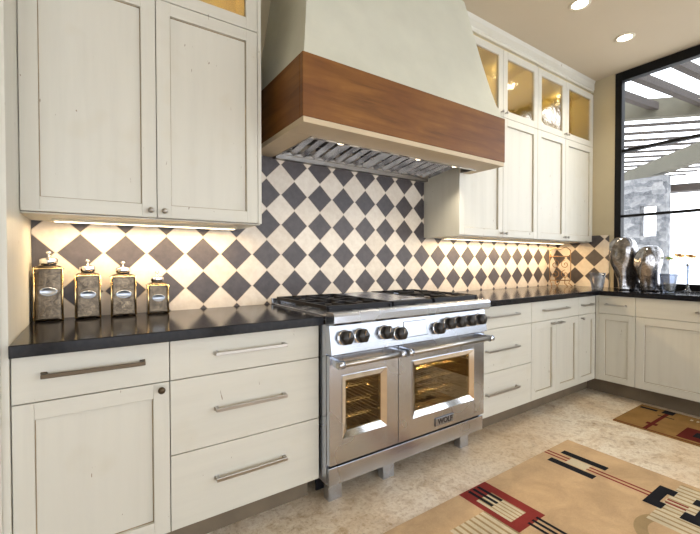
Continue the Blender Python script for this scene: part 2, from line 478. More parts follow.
# window run
FB = frameB(XRF + .02)
BB = XR - (XRF + .02) - .002
c = base_cab(FB, .592, .907, 'cream single-door base cabinet under the window, nearest the corner', BB, (4.3, -.75, 0), (.1015, 0))
drawer(FB, .632, .907, ZD1, ZC, c, (.69, .846, .797))
door(FB, .632, .907, ZB, ZD1, c, None, st=.05)
mb = MB(); fbox(mb, FB, .612, .632, ZB, ZC, 0, .02, 'paint'); mb.build('corner_filler', c)
c = base_cab(FB, .907, 1.93, 'wide cream sink base cabinet under the window, at the right edge of the photo', BB, (4.3, -1.4, 0))
drawer(FB, .907, 1.93, ZD1, ZC, c, (1.285, 1.56, .79))
door(FB, .907, 1.42, ZB, ZD1, c, None, st=.06); door(FB, 1.42, 1.93, ZB, ZD1, c, None, st=.06)
c = base_cab(FB, 1.93, 2.9, 'cream base cabinet further along under the window, beyond the sink base', BB, (4.3, -2.4, 0))
drawer(FB, 1.93, 2.9, ZD1, ZC, c, (2.28, 2.55, .79)); door(FB, 1.93, 2.415, ZB, ZD1, c); door(FB, 2.415, 2.9, ZB, ZD1, c)

# countertops
tag(MB().box(XL + .001, -.65, ZC, X2 + .004, -.013, ZT, 'stone').build('countertop', bevel=.003),
    'dark polished stone countertop left of the range, carrying the canisters', 'countertop')
xf = XRF - .028
pts = [(RX1 + .006, -.013), (RX1 + .006, -.65), (xf, -.65), (xf, -2.92), (XR - .001, -2.92), (XR - .001, -.513), (XR - .013, -.513), (XR - .013, -.013)]
mb = MB(); n = len(pts)
vs = [(x, y, ZC) for x, y in pts] + [(x, y, ZT) for x, y in pts]
mb.add(vs, [tuple(range(n)), tuple(range(n, 2 * n))[::-1]] + [(i, (i + 1) % n, n + (i + 1) % n, n + i) for i in range(n)], 'stone')
tag(mb.build('countertop', bevel=.003), 'L-shaped dark polished stone countertop right of the range, turning the corner under the window', 'countertop')

# tall cabinet at far left
t = thing('tall_cabinet', 'tall cream cabinet whose side panel closes the run at the left edge', 'cabinet', (-.2, -.3, 0))
MB().box(-.5, -.625, ZB, XL - .001, -.002, H - .002, 'paint').build('carcass', t)
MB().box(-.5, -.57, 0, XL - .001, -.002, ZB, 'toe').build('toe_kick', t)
FT = frameA(-.6255)
door(FT, -.5, XL - .018, ZB, 2.25, t, None); 
door(FT, -.5, XL - .018, 2.255, H - .06, t, None)

# ------------------------------------------------------------------ wall cabinets
DU = -.36; ZU, ZDT, ZG = 1.356, 2.289, 2.812
FU = frameA(DU + .02)
def wall_cab(s0, s1, label, ends, knobs, gknobs):
    """ends: door boundaries; a glazed upper tier is open inside"""
    t = thing('wall_cabinet', label, 'cabinet', ((s0 + s1) / 2, -.17, ZU), None)
    mb = MB(); yb, yf = -.0125, DU + .0205
    w = .018
    mb.box(s0, yf, ZU, s1, yb, ZDT - .001, 'carcass')                      # closed lower tier
    mb.box(s0, yf, ZDT - .001, s0 + w, yb, ZG + .02, 'shelf'); mb.box(s1 - w, yf, ZDT - .001, s1, yb, ZG + .02, 'shelf')
    mb.box(s0 + w, yb - w, ZDT - .001, s1 - w, yb, ZG + .02, 'shelf'); mb.box(s0 + w, yf, ZG, s1 - w, yb - w, ZG + .02, 'shelf')
    mb.build('carcass', t)
    # painted skins
    MB().box(s0 - .0005, DU, ZU - .006, s0 + .003 - .004, yb, ZG + .02, 'paint').build('side_panel', t)
    MB().box(s0, DU + .021, ZU - .005, s1, yb, ZU - .0005, 'paint_h').build('bottom_panel', t)
    for i in range(len(ends) - 1):
        a, b = ends[i], ends[i + 1]
        k = knobs[i]
        door(FU, a, b, ZU, ZDT, t, (k, 1.386) if k else None, kr=.012)
        mbd, (p, q, r, s_) = door_mesh(FU, a, b, ZDT, ZG, glass=True)
        o = mbd.build('glass_door', t, .0012, seg=1)
        g = MB(); fbox(g, FU, p - .003, q + .003, r - .003, s_ + .003, .006, .010, 'seedy'); g.build('glass_pane', o)
        if gknobs[i]: knob(FU, gknobs[i], 2.325, .02, o, 'nickel', .012)
    # small lit puck in the glazed tier
    for i in range(len(ends) - 1):
        cx = (ends[i] + ends[i + 1]) / 2
        MB().lathe([(0, ZG - .012), (.03, ZG - .012), (.035, ZG - .002)], 'lamp', 16, (cx, -.17, 0)).build('puck_light', t)
        l = bpy.data.lights.new('cabinet_light', 'POINT'); l.energy = CAB_W; l.color = (1, .86, .55); l.shadow_soft_size = .03
        lo = bpy.data.objects.new('cabinet_light', l); COL.objects.link(lo); lo.location = (cx, -.17, ZG - .06)
    return t
CAB_W = 1.5
t = wall_cab(.2205, 1.140, 'cream two-door wall cabinet with glazed upper doors, above the silver canisters', (.2205, .6714, 1.122), (.645, .698), (.645, .698))
MB().box(1.1225, DU, ZU, 1.140, DU + .0205, ZG + .02, 'paint').build('face_stile', t)
V0, V1, V2, V3, V4 = 2.604, 3.112, 3.597, 4.056, XR - .002
wall_cab(V0, V2, 'cream two-door wall cabinet with glazed top doors, directly right of the range hood', (V0, V1, V2), (V1 - .026, V1 + .026), (V1 - .026, V1 + .026))
wall_cab(V2 + .001, V4, 'cream two-door wall cabinet with glazed top doors, in the corner by the window', (V2 + .001, V3, V4), (V3 - .026, V3 + .026), (V3 - .026, V3 + .026))
# crown above the cabinets (setting)
def crown(a, b, name):
    mb = MB()
    prof = [(-.0, ZG + .02), (-.362, ZG + .02), (-.362, ZG + .04), (-.368, ZG + .045), (-.368, H - .03), (-.378, H - .001), (0, H - .001)]
    n = len(prof)
    vs = [(a, y, z) for y, z in prof] + [(b, y, z) for y, z in prof]
    mb.add(vs, [tuple(range(n)), tuple(range(n, 2 * n))] + [(i, (i + 1) % n, n + (i + 1) % n, n + i) for i in range(n)], 'paint_h')
    struct(mb.build(name))
crown(.2205, 1.140, 'trim_1'); crown(2.604, XR - .001, 'trim_2')

# under-cabinet light bars
def light_bar(x0, x1, label):
    t = thing('light_bar', label, 'light', ((x0 + x1) / 2, -.15, ZU - .006))
    MB().box(x0, -.16, ZU - .016, x1, -.12, ZU - .0052, 'trim').build('housing', t)
    MB().box(x0 + .01, -.155, ZU - .0185, x1 - .01, -.125, ZU - .0155, 'lamp').build('lens', t)
    n = max(2, round((x1 - x0) / .45))
    for i in range(n):
        l = bpy.data.lights.new('under_cabinet_light', 'AREA'); l.shape = 'RECTANGLE'; l.size = (x1 - x0) / n; l.size_y = .03
        l.energy = UC_W * (x1 - x0) / n; l.color = (1, .70, .37)
        o = bpy.data.objects.new('under_cabinet_light', l); COL.objects.link(o)
        o.location = (x0 + (i + .5) * (x1 - x0) / n, -.14, ZU - .022)
UC_W = 6.5
light_bar(.30, 1.08, 'slim warm light bar under the left wall cabinet')
light_bar(2.70, 4.45, 'long warm light bar under the right wall cabinets')

# ------------------------------------------------------------------ range hood
HX0, HX1, HY, HZ0, HZ1 = 1.220, 2.708, -.65, 1.815, 2.105
t = thing('range_hood', 'pale plaster range hood with a stained wood band above the steel range', 'range hood', (1.95, -.3, HZ0))
mb = MB()
i = .012
rows = []
for k in range(9):
    q = k / 8; e = q ** .85
    xa_ = HX0 + i + (1.375 - HX0 - i) * e; xb_ = HX1 - i + (2.565 - HX1 + i) * e; ya = HY + i + (-.43 - HY - i) * e
    rows.append((xa_, xb_, ya, HZ1 - .001 + (H - .002 - HZ1) * q))
vs = []
for a, b, y, z in rows: vs += [(a, -.001, z), (a, y, z), (b, y, z), (b, -.001, z)]
fs = [(3, 2, 1, 0)] + [(4 * k + j, 4 * k + j + 1, 4 * k + 5 + j, 4 * k + 4 + j) for k in range(8) for j in range(3)] + [tuple(32 + j for j in range(4))]
mb.add(vs, fs, 'plaster'); mb.build('hood_body', t)
mb = MB(); d = .03
mb.box(HX0, HY, HZ0 + .004, HX1, HY + d, HZ1, 'wood')
mb.box(HX0, HY + d, HZ0 + .004, HX0 + d, -.013, HZ1, 'wood'); mb.box(HX1 - d, HY + d, HZ0 + .004, HX1, -.363, HZ1, 'wood')
mb.box(HX0 + d, HY + d, HZ1 - .03, HX1 - d, -.013, HZ1, 'wood')
mb.build('wood_band', t, .003)
OX0, OX1, OY0, OY1 = 1.350, 2.62, -.490, -.05
mb = MB()
mb.box(HX0 + .004, HY + .004, HZ0 - .022, HX1 - .004, OY0, HZ0 + .006, 'hood_trim')
mb.box(HX0 + .004, OY0, HZ0 - .022, OX0, -.013, HZ0 + .006, 'hood_trim'); mb.box(OX1, OY0, HZ0 - .022, HX1 - .004, -.363, HZ0 + .006, 'hood_trim')
mb.build('bottom_frame', t, .002)
# steel liner: sides, sloping baffles
mb = MB(); zl = HZ0 + .12
mb.box(OX0, OY0, HZ0 - .024, OX0 + .006, -.014, zl, 'steel_dark'); mb.box(OX1 - .006, OY0, HZ0 - .024, OX1, -.014, zl, 'steel_dark')
mb.box(OX0, OY0, HZ0 - .024, OX1, OY0 + .006, zl, 'steel_dark'); mb.box(OX0, -.055, HZ0 - .034, OX1, -.014, HZ0 + .02, 'steel_dark')
mb.box(OX0, OY0, zl, OX1, -.014, zl + .006, 'steel_dark')
mb.box(OX0, OY0 - .004, HZ0 - .030, OX1, OY0 + .008, HZ0 - .02, 'chrome'); mb.box(OX0 + .006, OY0 + .008, HZ0 - .012, OX1 - .006, OY0 + .07, HZ0 + .0, 'steel_dark')
mb.build('liner', t)
nf = 4; fw = (OX1 - OX0 - .02) / nf
for a in range(nf):
    mb = MB(); x0 = OX0 + .01 + a * fw + .004; x1 = x0 + fw - .008
    p0 = Vector((0, OY0 + .075, HZ0 + .045)); p1 = Vector((0, -.062, HZ0 - .002))
    for zz in (p0, p1):
        mb.bar((x0, zz.y, zz.z), (x1, zz.y, zz.z), .014, .014, 'steel_dark')
    mb.box(x0, p0.y, HZ0 + .075, x1, p1.y, HZ0 + .078, 'blackgap')  # black sheet above the slats, standing in for shade in the gaps
    nb = 4
    for k in range(nb + 1):
        xx = x0 + .01 + (x1 - x0 - .02) * k / nb
        mb.bar((xx, p0.y, p0.z), (xx, p1.y, p1.z), .030, .005, 'steel', up=(.7, 0, 1))
    mb.build('baffle_filter', t)
for xx in (1.55, 2.12, 2.45):
    o = MB().lathe([(0, -.006), (.012, -.006), (.018, -.004), (.020, .003)], 'lamp', 18, (xx, OY0 + .038, HZ0 - .015)).build('lamp_lens', t)
    l = bpy.data.lights.new('hood_light', 'SPOT'); l.energy = 9; l.color = (1, .88, .68); l.spot_size = 2.2; l.spot_blend = .8; l.shadow_soft_size = .03
    lo = bpy.data.objects.new('hood_light', l); COL.objects.link(lo); lo.location = (xx, OY0 + .038, HZ0 - .03)

# ------------------------------------------------------------------ range
R = thing('kitchen_range', 'large stainless steel double-oven gas range with black grates', 'stove', ((RX0 + RX1) / 2, -.35, 0))
RY = -.66
mb = MB(); w = .014
mb.box(RX0, RY, .13, RX0 + w, -.016, .90, 'steel'); mb.box(RX1 - w, RY, .13, RX1, -.016, .90, 'steel')
mb.box(RX0 + w, -.03, .13, RX1 - w, -.016, .90, 'steel'); mb.box(RX0 + w, RY, .13, RX1 - w, -.03, .15, 'steel')
mb.box(RX0 + w, RY, .735, RX1 - w, -.03, .90, 'steel')
mb.build('body', R, .001, seg=1)
# cooktop pan
mb = MB(); mb.box(RX0, -.66, .90, RX1, -.016, .922, 'steel'); mb.box(RX0, -.035, .922, RX1, -.016, .95, 'steel')
mb.build('cooktop', R, .002)
# bullnose
mb = MB(); yb0, yb1, zb0, zb1 = -.66, -.735, .878, .938
prof = [(yb0, zb0), (yb1 + .012, zb0), (yb1, zb0 + .012), (yb1, zb1 - .018), (yb1 + .006, zb1 - .005), (yb1 + .018, zb1), (yb0, zb1 - .002)]
n = len(prof); vs = [(RX0, y, z) for y, z in prof] + [(RX1, y, z) for y, z in prof]
mb.add(vs, [tuple(range(n)), tuple(range(n, 2 * n))] + [(a, (a + 1) % n, n + (a + 1) % n, n + a) for a in range(n)], 'steel')
mb.build('bullnose', R, .001)
# control panel
mb = MB()
mb.hexa([(RX0, -.712, .742), (RX1, -.712, .742), (RX1, RY, .742), (RX0, RY, .742), (RX0, -.690, .877), (RX1, -.690, .877), (RX1, RY, .877), (RX0, RY, .877)], 'steel')
mb.build('control_panel', R, .002)
mb = MB()
def py(z): return -.712 + (z - .742) * .163
def slab(x0, x1, z0, z1, o, m):
    mb.hexa([(x0, py(z0) - o, z0), (x1, py(z0) - o, z0), (x1, py(z0) + .004, z0), (x0, py(z0) + .004, z0), (x0, py(z1) - o, z1), (x1, py(z1) - o, z1), (x1, py(z1) + .004, z1), (x0, py(z1) + .004, z1)], m)
slab(1.776, 1.934, .776, .852, .002, 'steel')
for a_, b_, c_, d_ in ((1.773, 1.776, .773, .855), (1.934, 1.937, .773, .855), (1.776, 1.934, .852, .855), (1.776, 1.934, .773, .776)): slab(a_, b_, c_, d_, .0012, 'blackgap')
mb.build('display_cover', R)
for kx, kz in ((1.405, .815), (1.495, .815), (1.645, .815), (1.738, .80), (2.02, .80), (2.105, .818), (2.195, .818), (2.285, .818), (2.375, .818)):
    T = Vector((0, -1, .12)).to_track_quat('Z', 'Y').to_matrix()
    b = MB().lathe([(.036, -.008), (.036, .003), (.034, .006), (.024, .007), (.0, .007)], 'chrome', 28, (kx, -.7, kz), T).build('knob', R)
    def flute(v, a):
        f = 1 + .06 * math.cos(6 * a); return Vector((v.x * f, v.y * f, v.z))
    mk = MB().lathe([(.027, .008), (.033, .014), (.032, .036), (.027, .043), (0, .045)], 'knob', 36, (kx, -.7, kz), T, flute)
    mk.bar((kx, -.745, kz + .008), (kx, -.748, kz + .030), .004, .003, 'chrome', up=(0, -1, 0))
    mk.build('grip', b)
    b['label'] = 'chrome bezel with a dark fluted grip'
# badge text
def text_mesh(body, size, extr, mat, name, loc, parent, rot=(PI / 2, 0, 0)):
    cu = bpy.data.curves.new(name, 'FONT'); cu.body = body; cu.size = size; cu.extrude = extr
    cu.align_x = 'CENTER'; cu.align_y = 'CENTER'; cu.offset = size * .02
    tmp = bpy.data.objects.new('tmp', cu); COL.objects.link(tmp)
    bpy.context.view_layer.update()
    me = bpy.data.meshes.new_from_object(tmp.evaluated_get(bpy.context.evaluated_depsgraph_get()))
    bpy.data.objects.remove(tmp); me.materials.clear(); me.materials.append(M[mat])
    o = bpy.data.objects.new(name, me); COL.objects.link(o)
    o.parent = parent; o.matrix_parent_inverse = Matrix.Translation(-wpos(parent))
    o.location = loc; o.rotation_euler = rot
    return o

def oven(x0, x1, wx0, wx1, wz0, wz1, hx0, hx1, label):
    z0, z1 = .226, .734; y0, y1 = -.69, -.664
    mb = MB()
    mb.box(x0, y0, z0, wx0, y1, z1, 'steel'); mb.box(wx1, y0, z0, x1, y1, z1, 'steel')
    mb.box(wx0, y0, z0, wx1, y1, wz0, 'steel'); mb.box(wx0, y0, wz1, wx1, y1, z1, 'steel')
    dr = mb.build('oven_door', R, .0015, seg=1); dr['label'] = label
    # bevelled trim
    e = .028; mt = MB(); yo, yi = y0 - .006, y0 + .010
    o4 = [(wx0 - .004, wz0 - .004), (wx1 + .004, wz0 - .004), (wx1 + .004, wz1 + .004), (wx0 - .004, wz1 + .004)]
    i4 = [(wx0 + e, wz0 + e), (wx1 - e, wz0 + e), (wx1 - e, wz1 - e), (wx0 + e, wz1 - e)]
    vs = [(x, yo, z) for x, z in o4] + [(x, yi, z) for x, z in i4] + [(x, y1, z) for x, z in o4] + [(x, y1, z) for x, z in i4]
    fs = []
    for a in range(4):
        b = (a + 1) % 4; fs += [(a, b, 4 + b, 4 + a), (8 + a, 8 + b, b, a), (4 + a, 4 + b, 12 + b, 12 + a), (8 + a, 12 + a, 12 + b, 8 + b)]
    mt.add(vs, fs, 'chrome'); mt.build('window_trim', dr)
    MB().box(wx0 + e - .002, -.684, wz0 + e - .002, wx1 - e + .002, -.680, wz1 - e + .002, 'ovenglass').build('window_glass', dr)
    # handle
    hy, hz = -.752, .706; h = MB()
    h.tube([(hx0, hy, hz), (hx1, hy, hz)], .0135, 'nickel', 16)
    for xx in (hx0 + .006, hx1 - .03):
        h.box(xx, hy + .004, hz - .016, xx + .024, -.688, hz + .016, 'steel')
        h.tube([(xx - .004, hy, hz), (xx + .028, hy, hz)], .018, 'steel', 16)
    h.build('handle', dr, 0)
    # cavity
    cx0, cx1, cz0, cz1 = x0 + .03, x1 - .03, z0 + .04, z1 - .05; q = .01; yk = -.12
    cv = MB()
    cv.box(cx0, -.66, cz0, cx0 + q, yk, cz1, 'oven'); cv.box(cx1 - q, -.66, cz0, cx1, yk, cz1, 'oven')
    cv.box(cx0 + q, -.66, cz0, cx1 - q, yk, cz0 + q, 'oven'); cv.box(cx0 + q, -.66, cz1 - q, cx1 - q, yk, cz1, 'oven')
    cv.box(cx0 + q, yk, cz0 + q, cx1 - q, yk + q, cz1 - q, 'oven')
    cav = cv.build('oven_cavity', R)
    nr = 4 if x1 - x0 < .5 else 2
    for k in range(nr):
        zr = cz0 + .05 + (cz1 - cz0 - .12) * (k + .3) / nr
        rk = MB(); a, b = cx0 + q + .004, cx1 - q - .004
        for yy in (-.645, -.62, -.40, -.15): rk.tube([(a, yy, zr), (b, yy, zr)], .0028, 'rack', 6)
        for s_ in (a, b): rk.tube([(s_, -.645, zr), (s_, -.15, zr)], .003, 'rack', 6)
        m_ = int((b - a) / .03)
        for j in range(1, m_): rk.tube([(a + (b - a) * j / m_, -.645, zr + .003), (a + (b - a) * j / m_, -.15, zr + .003)], .0018, 'rack', 5)
        rk.build('oven_rack', cav)
    if nr == 2:
        MB().lathe([(.11, 0), (.105, .008), (.05, .008), (.045, 0)], 'rack', 28, ((cx0 + cx1) / 2 - .04, yk - .012, (cz0 + cz1) / 2), Matrix.Rotation(PI / 2, 3, 'X')).build('fan_cover', cav)
    for px in ((cx0 + cx1) / 2,) if nr == 4 else ((cx0 * 2 + cx1) / 3, (cx0 + 2 * cx1) / 3):
        l = bpy.data.lights.new('oven_lamp', 'POINT'); l.energy = OV_W; l.color = (1, .72, .34); l.shadow_soft_size = .02
        lo = bpy.data.objects.new('oven_lamp', l); COL.objects.link(lo); lo.location = (px, -.40, cz1 - q - .035)
    return dr
OV_W = 3.2
oven(RX0 + .001, 1.745, 1.402, 1.661, .345, .632, RX0 + .004, 1.735, 'narrow left oven door')
dr = oven(1.749, RX1 - .001, 1.846, 2.339, .338, .636, 1.752, RX1 - .004, 'wide right oven door')
bd = MB().box(2.016, -.697, .250, 2.165, -.689, .292, 'silver').box(2.014, -.693, .248, 2.167, -.689, .294, 'blackgap').build('badge', R, .001)
text_mesh('WOLF', .042, .001, 'dark_text', 'badge_lettering', (2.0905, -.698, .271), bd)
# kick panel with cut-outs
MB().box(RX0 + .002, -.683, .128, RX1 - .002, -.668, .212, 'steel').build('kick_panel', R, .002)
for a, b in ((1.38, 1.455), (1.72, 1.795), (2.335, 2.41)):
    MB().box(a, -.60, 0, b, -.55, .132, 'steel').build('foot', R, .002)
for a in (1.38, 2.36):
    MB().box(a, -.12, 0, a + .06, -.06, .132, 'steel').build('foot', R)
MB().box(RX0 + .03, -.51, .02, RX1 - .03, -.50, .13, 'blackgap').build('rear_kick', R)
# grates and burners
def grate(x0, x1, y0, y1):
    mb = MB(); z = .952; b = .013
    for yy in (y0, (y0 + y1) / 2, y1): mb.bar((x0, yy, z), (x1, yy, z), b, .016, 'black')
    for xx in (x0, (x0 + x1) / 2, x1): mb.bar((xx, y0, z), (xx, y1, z), b, .016, 'black')
    for (cy) in ((y0 * .75 + y1 * .25), (y0 * .25 + y1 * .75)):
        for sx in (.25, .75):
            cx = x0 + (x1 - x0) * sx
            for k in range(4):
                a = k * PI / 2
                r0, r1x, r1y = .03, (x1 - x0) / 4, abs(y1 - y0) / 4
                mb.bar((cx + r0 * math.cos(a), cy + r0 * math.sin(a), z + .004), (cx + r1x * math.cos(a), cy + r1y * math.sin(a), z + .004), .01, .014, 'black')
    for xx in (x0 + .01, x1 - .01):
        for yy in (y0 - .005, y1 + .005): mb.box(xx - .008, yy - .008, .921, xx + .008, yy + .008, .950, 'black')
    mb.bar((x0, y0, .942), (x1, y0, .942), .012, .036, 'black')
    mb.build('grate', R)
grate(1.35, 1.735, -.642, -.07); grate(2.05, 2.43, -.642, -.07)
for x0, x1 in ((1.35, 1.735), (2.05, 2.43)):
    for sx in (.25, .75):
        for sy in (.25, .75):
            c0 = (x0 + (x1 - x0) * sx, -.642 + .572 * sy, .921)
            b = MB().lathe([(.048, 0), (.045, .012), (.03, .014), (.03, .020), (.034, .024), (.03, .029), (0, .030)], 'black', 22, c0).build('burner', R)
mb = MB(); mb.box(1.752, -.60, .921, 2.034, -.05, .958, 'steel')
mb.box(1.752, -.648, .921, 2.034, -.60, .957, 'black')
gr = mb.build('griddle', R, .002)

# ------------------------------------------------------------------ canisters
def canister(x0, x1, zt, zk, label, y0=-.115, dep=.08):
    cx, w = (x0 + x1) / 2, (x1 - x0) / 2; cy = y0 + dep / 2
    t = thing('canister', label, 'canister', (cx, cy, ZT), 'silver canisters on the left countertop')
    hgt = zt - ZT - .018
    # body: rounded box with flared foot, slight waist
    mb = MB(); N = 28
    prof = [(.80, .004), (1.0, .0), (1.01, .006), (1.0, .02), (.985, .06), (.98, hgt * .5), (.985, hgt * .85), (1.0, hgt - .008), (1.0, hgt), (.85, hgt + .008), (.55, hgt + .012), (.5, hgt + .018), (0, hgt + .018)]
    vs = []
    for s_, z in prof:
        for k in range(N):
            a = 2 * PI * (k + .5) / N; ca, sa = math.cos(a), math.sin(a)
            e = .22; rx = math.copysign(abs(ca) ** e, ca); ry = math.copysign(abs(sa) ** e, sa)
            arch = .010 * (1 - abs(rx) ** 2) if (z < .01 and abs(ry) > .8) else 0
            vs.append((cx + rx * w * s_, cy + ry * dep / 2 * s_, ZT + z + arch))
    fs = [(i * N + k, i * N + (k + 1) % N, (i + 1) * N + (k + 1) % N, (i + 1) * N + k) for i in range(len(prof) - 1) for k in range(N)]
    mb.add(vs, fs, 'mercury', True); body = mb.build('body', t)
    # bright rims at edges
    rm = MB()
    for z, s_ in ((hgt - .002, 1.01),):
        vs = []
        pts = []
        for k in range(N + 1):
            a = 2 * PI * (k + .5) / N; ca, sa = math.cos(a), math.sin(a); e = .22
            pts.append((cx + math.copysign(abs(ca) ** e, ca) * w * s_, cy + math.copysign(abs(sa) ** e, sa) * dep / 2 * s_, ZT + z))
        rm.tube(pts, .0035, 'brass', 6, caps=False)
    for sx in (-1, 1):
        rm.tube([(cx + sx * w * .99, cy - dep / 2 * .97, ZT + .004), (cx + sx * w * .975, cy - dep / 2 * .96, ZT + hgt * .5), (cx + sx * w * .985, cy - dep / 2 * .97, ZT + hgt)], .0035, 'brass', 6)
    rm.build('rim', t)
    # oval label plate
    zc = ZT + hgt * .56; lp = MB(); yf = cy - dep / 2 * .975
    T = Matrix.Rotation(PI / 2, 3, 'X')
    def ov(v, a): return Vector((v.x * 1.75, v.y, v.z))
    r = w * .37
    lp.lathe([(r, -.004), (r, .003), (r * .88, .005), (r * .80, .0035), (0, .0035)], 'silver', 26, (cx, yf, zc), T, ov)
    lp.build('label_plate', t)
    # lid: neck, dome, finial
    ld = MB(); z0 = zt - .002; hk = zk - z0
    ld.lathe([(w * .55, 0), (w * .66, .004), (w * .66, hk * .36), (w * .55, hk * .46), (w * .25, hk * .52), (.004, hk * .56), (.0035, hk * .78), (.009, hk * .82), (.010, hk * .90), (.006, hk * .97), (0, hk)], 'brass' if False else 'chrome', 24, (cx, cy, z0), None, None)
    ld.build('lid', t)
canister(.234, .333, 1.160, 1.216, 'tallest square silver canister, at the left end of the counter against the side panel')
canister(.376, .470, 1.126, 1.180, 'second silver canister from the left, a step shorter than the tallest')
canister(.511, .611, 1.118, 1.172, 'third silver canister from the left, beside the smallest one')
canister(.662, .752, 1.073, 1.122, 'smallest square silver canister, at the right end of the row')

# ------------------------------------------------------------------ vases and glasses on the window run
def blob(name, label, x, y, prof, seed, lob):
    def fn(v, a):
        k = 1 + lob * math.sin(3 * a + seed + v.z * 9) + .5 * lob * math.sin(5 * a - seed * 2 - v.z * 14)
        q = Matrix.Rotation(math.radians(55), 3, 'Z') @ Vector((v.x * k * .62, v.y * k, v.z))
        return q + Vector((.015 * math.sin(v.z * 9 + seed), -.012 * math.sin(v.z * 8 + seed), 0))
    # resample profile smoothly
    pr = []
    for i in range(len(prof) - 1):
        p0 = prof[max(i - 1, 0)]; p1 = prof[i]; p2 = prof[i + 1]; p3 = prof[min(i + 2, len(prof) - 1)]
        for k in range(6):
            t_ = k / 6
            pr.append(tuple(max(0, .5 * (2 * p1[j] + (p2[j] - p0[j]) * t_ + (2 * p0[j] - 5 * p1[j] + 4 * p2[j] - p3[j]) * t_ ** 2 + (3 * p1[j] - p0[j] - 3 * p2[j] + p3[j]) * t_ ** 3)) for j in (0, 1)))
    pr.append(prof[-1])
    o = MB().lathe(pr, 'mercury2', 40, (0, 0, 0), None, fn).build(name)
    o.location = (x, y, ZT); return tag(o, label, 'vase', 'silvery sculpted vases by the window')
blob('sculptural_vase', 'tall lumpy silver vase by the window corner', 4.33, -.745,
     [(0, .001), (.075, .001), (.085, .03), (.088, .09), (.10, .16), (.115, .25), (.118, .34), (.105, .41), (.065, .455), (.02, .468), (0, .468)], 1.1, .10)
blob('sculptural_vase', 'shorter lumpy silver vase, just right of the tall one', 4.34, -.925,
     [(0, .001), (.06, .001), (.07, .03), (.075, .09), (.09, .16), (.108, .24), (.10, .32), (.06, .37), (.02, .384), (0, .384)], 3.0, .08)

def tumbler(name, label, x, y, rb, rt, h, ribs):
    prof = [(0, .006), (rb * .9, .006), (rb, .0), (rb, .002), (rb * 1.02, .01)]
    for i in range(ribs):
        q = (i + 1) / (ribs + 1); r = rb + (rt - rb) * q ** .8
        prof += [(r * 1.02, h * q - .004), (r * .97, h * q + .003)]
    prof += [(rt, h - .005), (rt * 1.02, h), (rt * .96, h - .001), (rt * .93, h - .02), (rb * .85, .02), (0, .016)]
    o = MB().lathe(prof, 'tumbler', 32).build(name); o.location = (x, y, ZT)
    return tag(o, label, 'glass')
tumbler('glass_tumbler', 'cut glass tumbler left of the tall silver vase', 4.14, -.60, .042, .062, .150, 3)
tumbler('ribbed_glass_vase', 'flared ribbed glass bowl right of the silver vases, in front of the window', 4.31, -1.055, .035, .062, .150, 6)
# slim bud vase with flowers
fx, fy = 4.50, -1.125
o = MB().lathe([(0, .001), (.026, .001), (.028, .006), (.012, .03), (.0085, .06), (.0085, .19), (.013, .205), (.013, .225), (.009, .232), (.006, .20), (.006, .05), (0, .04)], 'tumbler', 24).build('bud_vase')
o.location = (fx, fy, ZT); tag(o, 'slim clear bud vase holding the yellow flowers', 'vase')
def flower(dx, dy, dz, label, green=False, tilt=0):
    base = Vector((fx, fy, ZT + .15)); top = Vector((fx + dx, fy + dy, ZT + dz))
    t = thing('flower', label, 'flower', tuple(base), 'flowers in the bud vase')
    midp = (base + top) / 2 + Vector((0, 0, .02))
    MB().tube([base, base + Vector((0, 0, .06)), midp * .6 + top * .4 if False else midp + Vector((0, 0, .02)), top], .0018, 'leaf', 6).build('stem', t)
    mb = MB(); n = 14; axis = Vector((-.5 + tilt, -.35, 1)).normalized(); T = axis.to_track_quat('Z', 'Y').to_matrix()
    for k in range(n):
        a = 2 * PI * k / n; r = .048 if not green else .034
        q = [Vector((.010 * math.cos(a), .010 * math.sin(a), 0)), Vector((r * .6 * math.cos(a - .2), r * .6 * math.sin(a - .2), .004)),
             Vector((r * math.cos(a), r * math.sin(a), -.004)), Vector((r * .6 * math.cos(a + .2), r * .6 * math.sin(a + .2), .004))]
        q2 = [v - Vector((0, 0, .0015)) for v in q]
        vs = [T @ v + top for v in q + q2]
        mb.add(vs, [(0, 1, 2, 3), (7, 6, 5, 4), (0, 4, 5, 1), (1, 5, 6, 2), (2, 6, 7, 3), (3, 7, 4, 0)], 'petal' if not green or k % 3 == 0 else 'leaf')
    mb.build('petals', t)
    MB().lathe([(.016, -.002), (.014, .006), (.007, .010), (0, .011)], 'fcentre' if not green else 'leaf', 14, top, T).build('flower_centre', t)
flower(-.02, .115, .275, 'yellow-green flower leaning furthest left in the bud vase', True)
flower(-.005, .055, .300, 'golden flower standing highest, in the middle of the bud vase')
flower(-.005, -.02, .292, 'golden flower on the right of the bud vase', False, .1)

# scrolled wire stand in the corner
t = thing('wire_stand', 'ornate bronzed wire stand on feet in the counter corner by the tiles', 'stand', (4.36, -.16, ZT))
def W(u, z, o=0):  # local plane facing the room
    d = Vector((.80, -.60, 0)); nn = Vector((-.60, -.80, 0))
    return Vector((4.36, -.16, ZT)) + d * u + nn * o + Vector((0, 0, z))
mb = MB(); r = .0042
for s_ in (-1, 1):
    mb.tube([W(s_ * .10, .36), W(s_ * .105, .2), W(s_ * .10, .06), W(s_ * .085, .03), W(s_ * .10, r, .04)], r, 'iron', 8)
    mb.tube([W(s_ * .05, .10), W(s_ * .045, .03), W(s_ * .05, r, .05)], r, 'iron', 8)
mb.tube([W(-.10, .06), W(.10, .06)], r, 'iron', 8); mb.tube([W(-.10, .30), W(.10, .30)], r, 'iron', 8)
mb.tube([W(0, .06, -.005), W(0, .02, -.03), W(0, r, -.06)], r, 'iron', 8)
mb.build('frame', t)
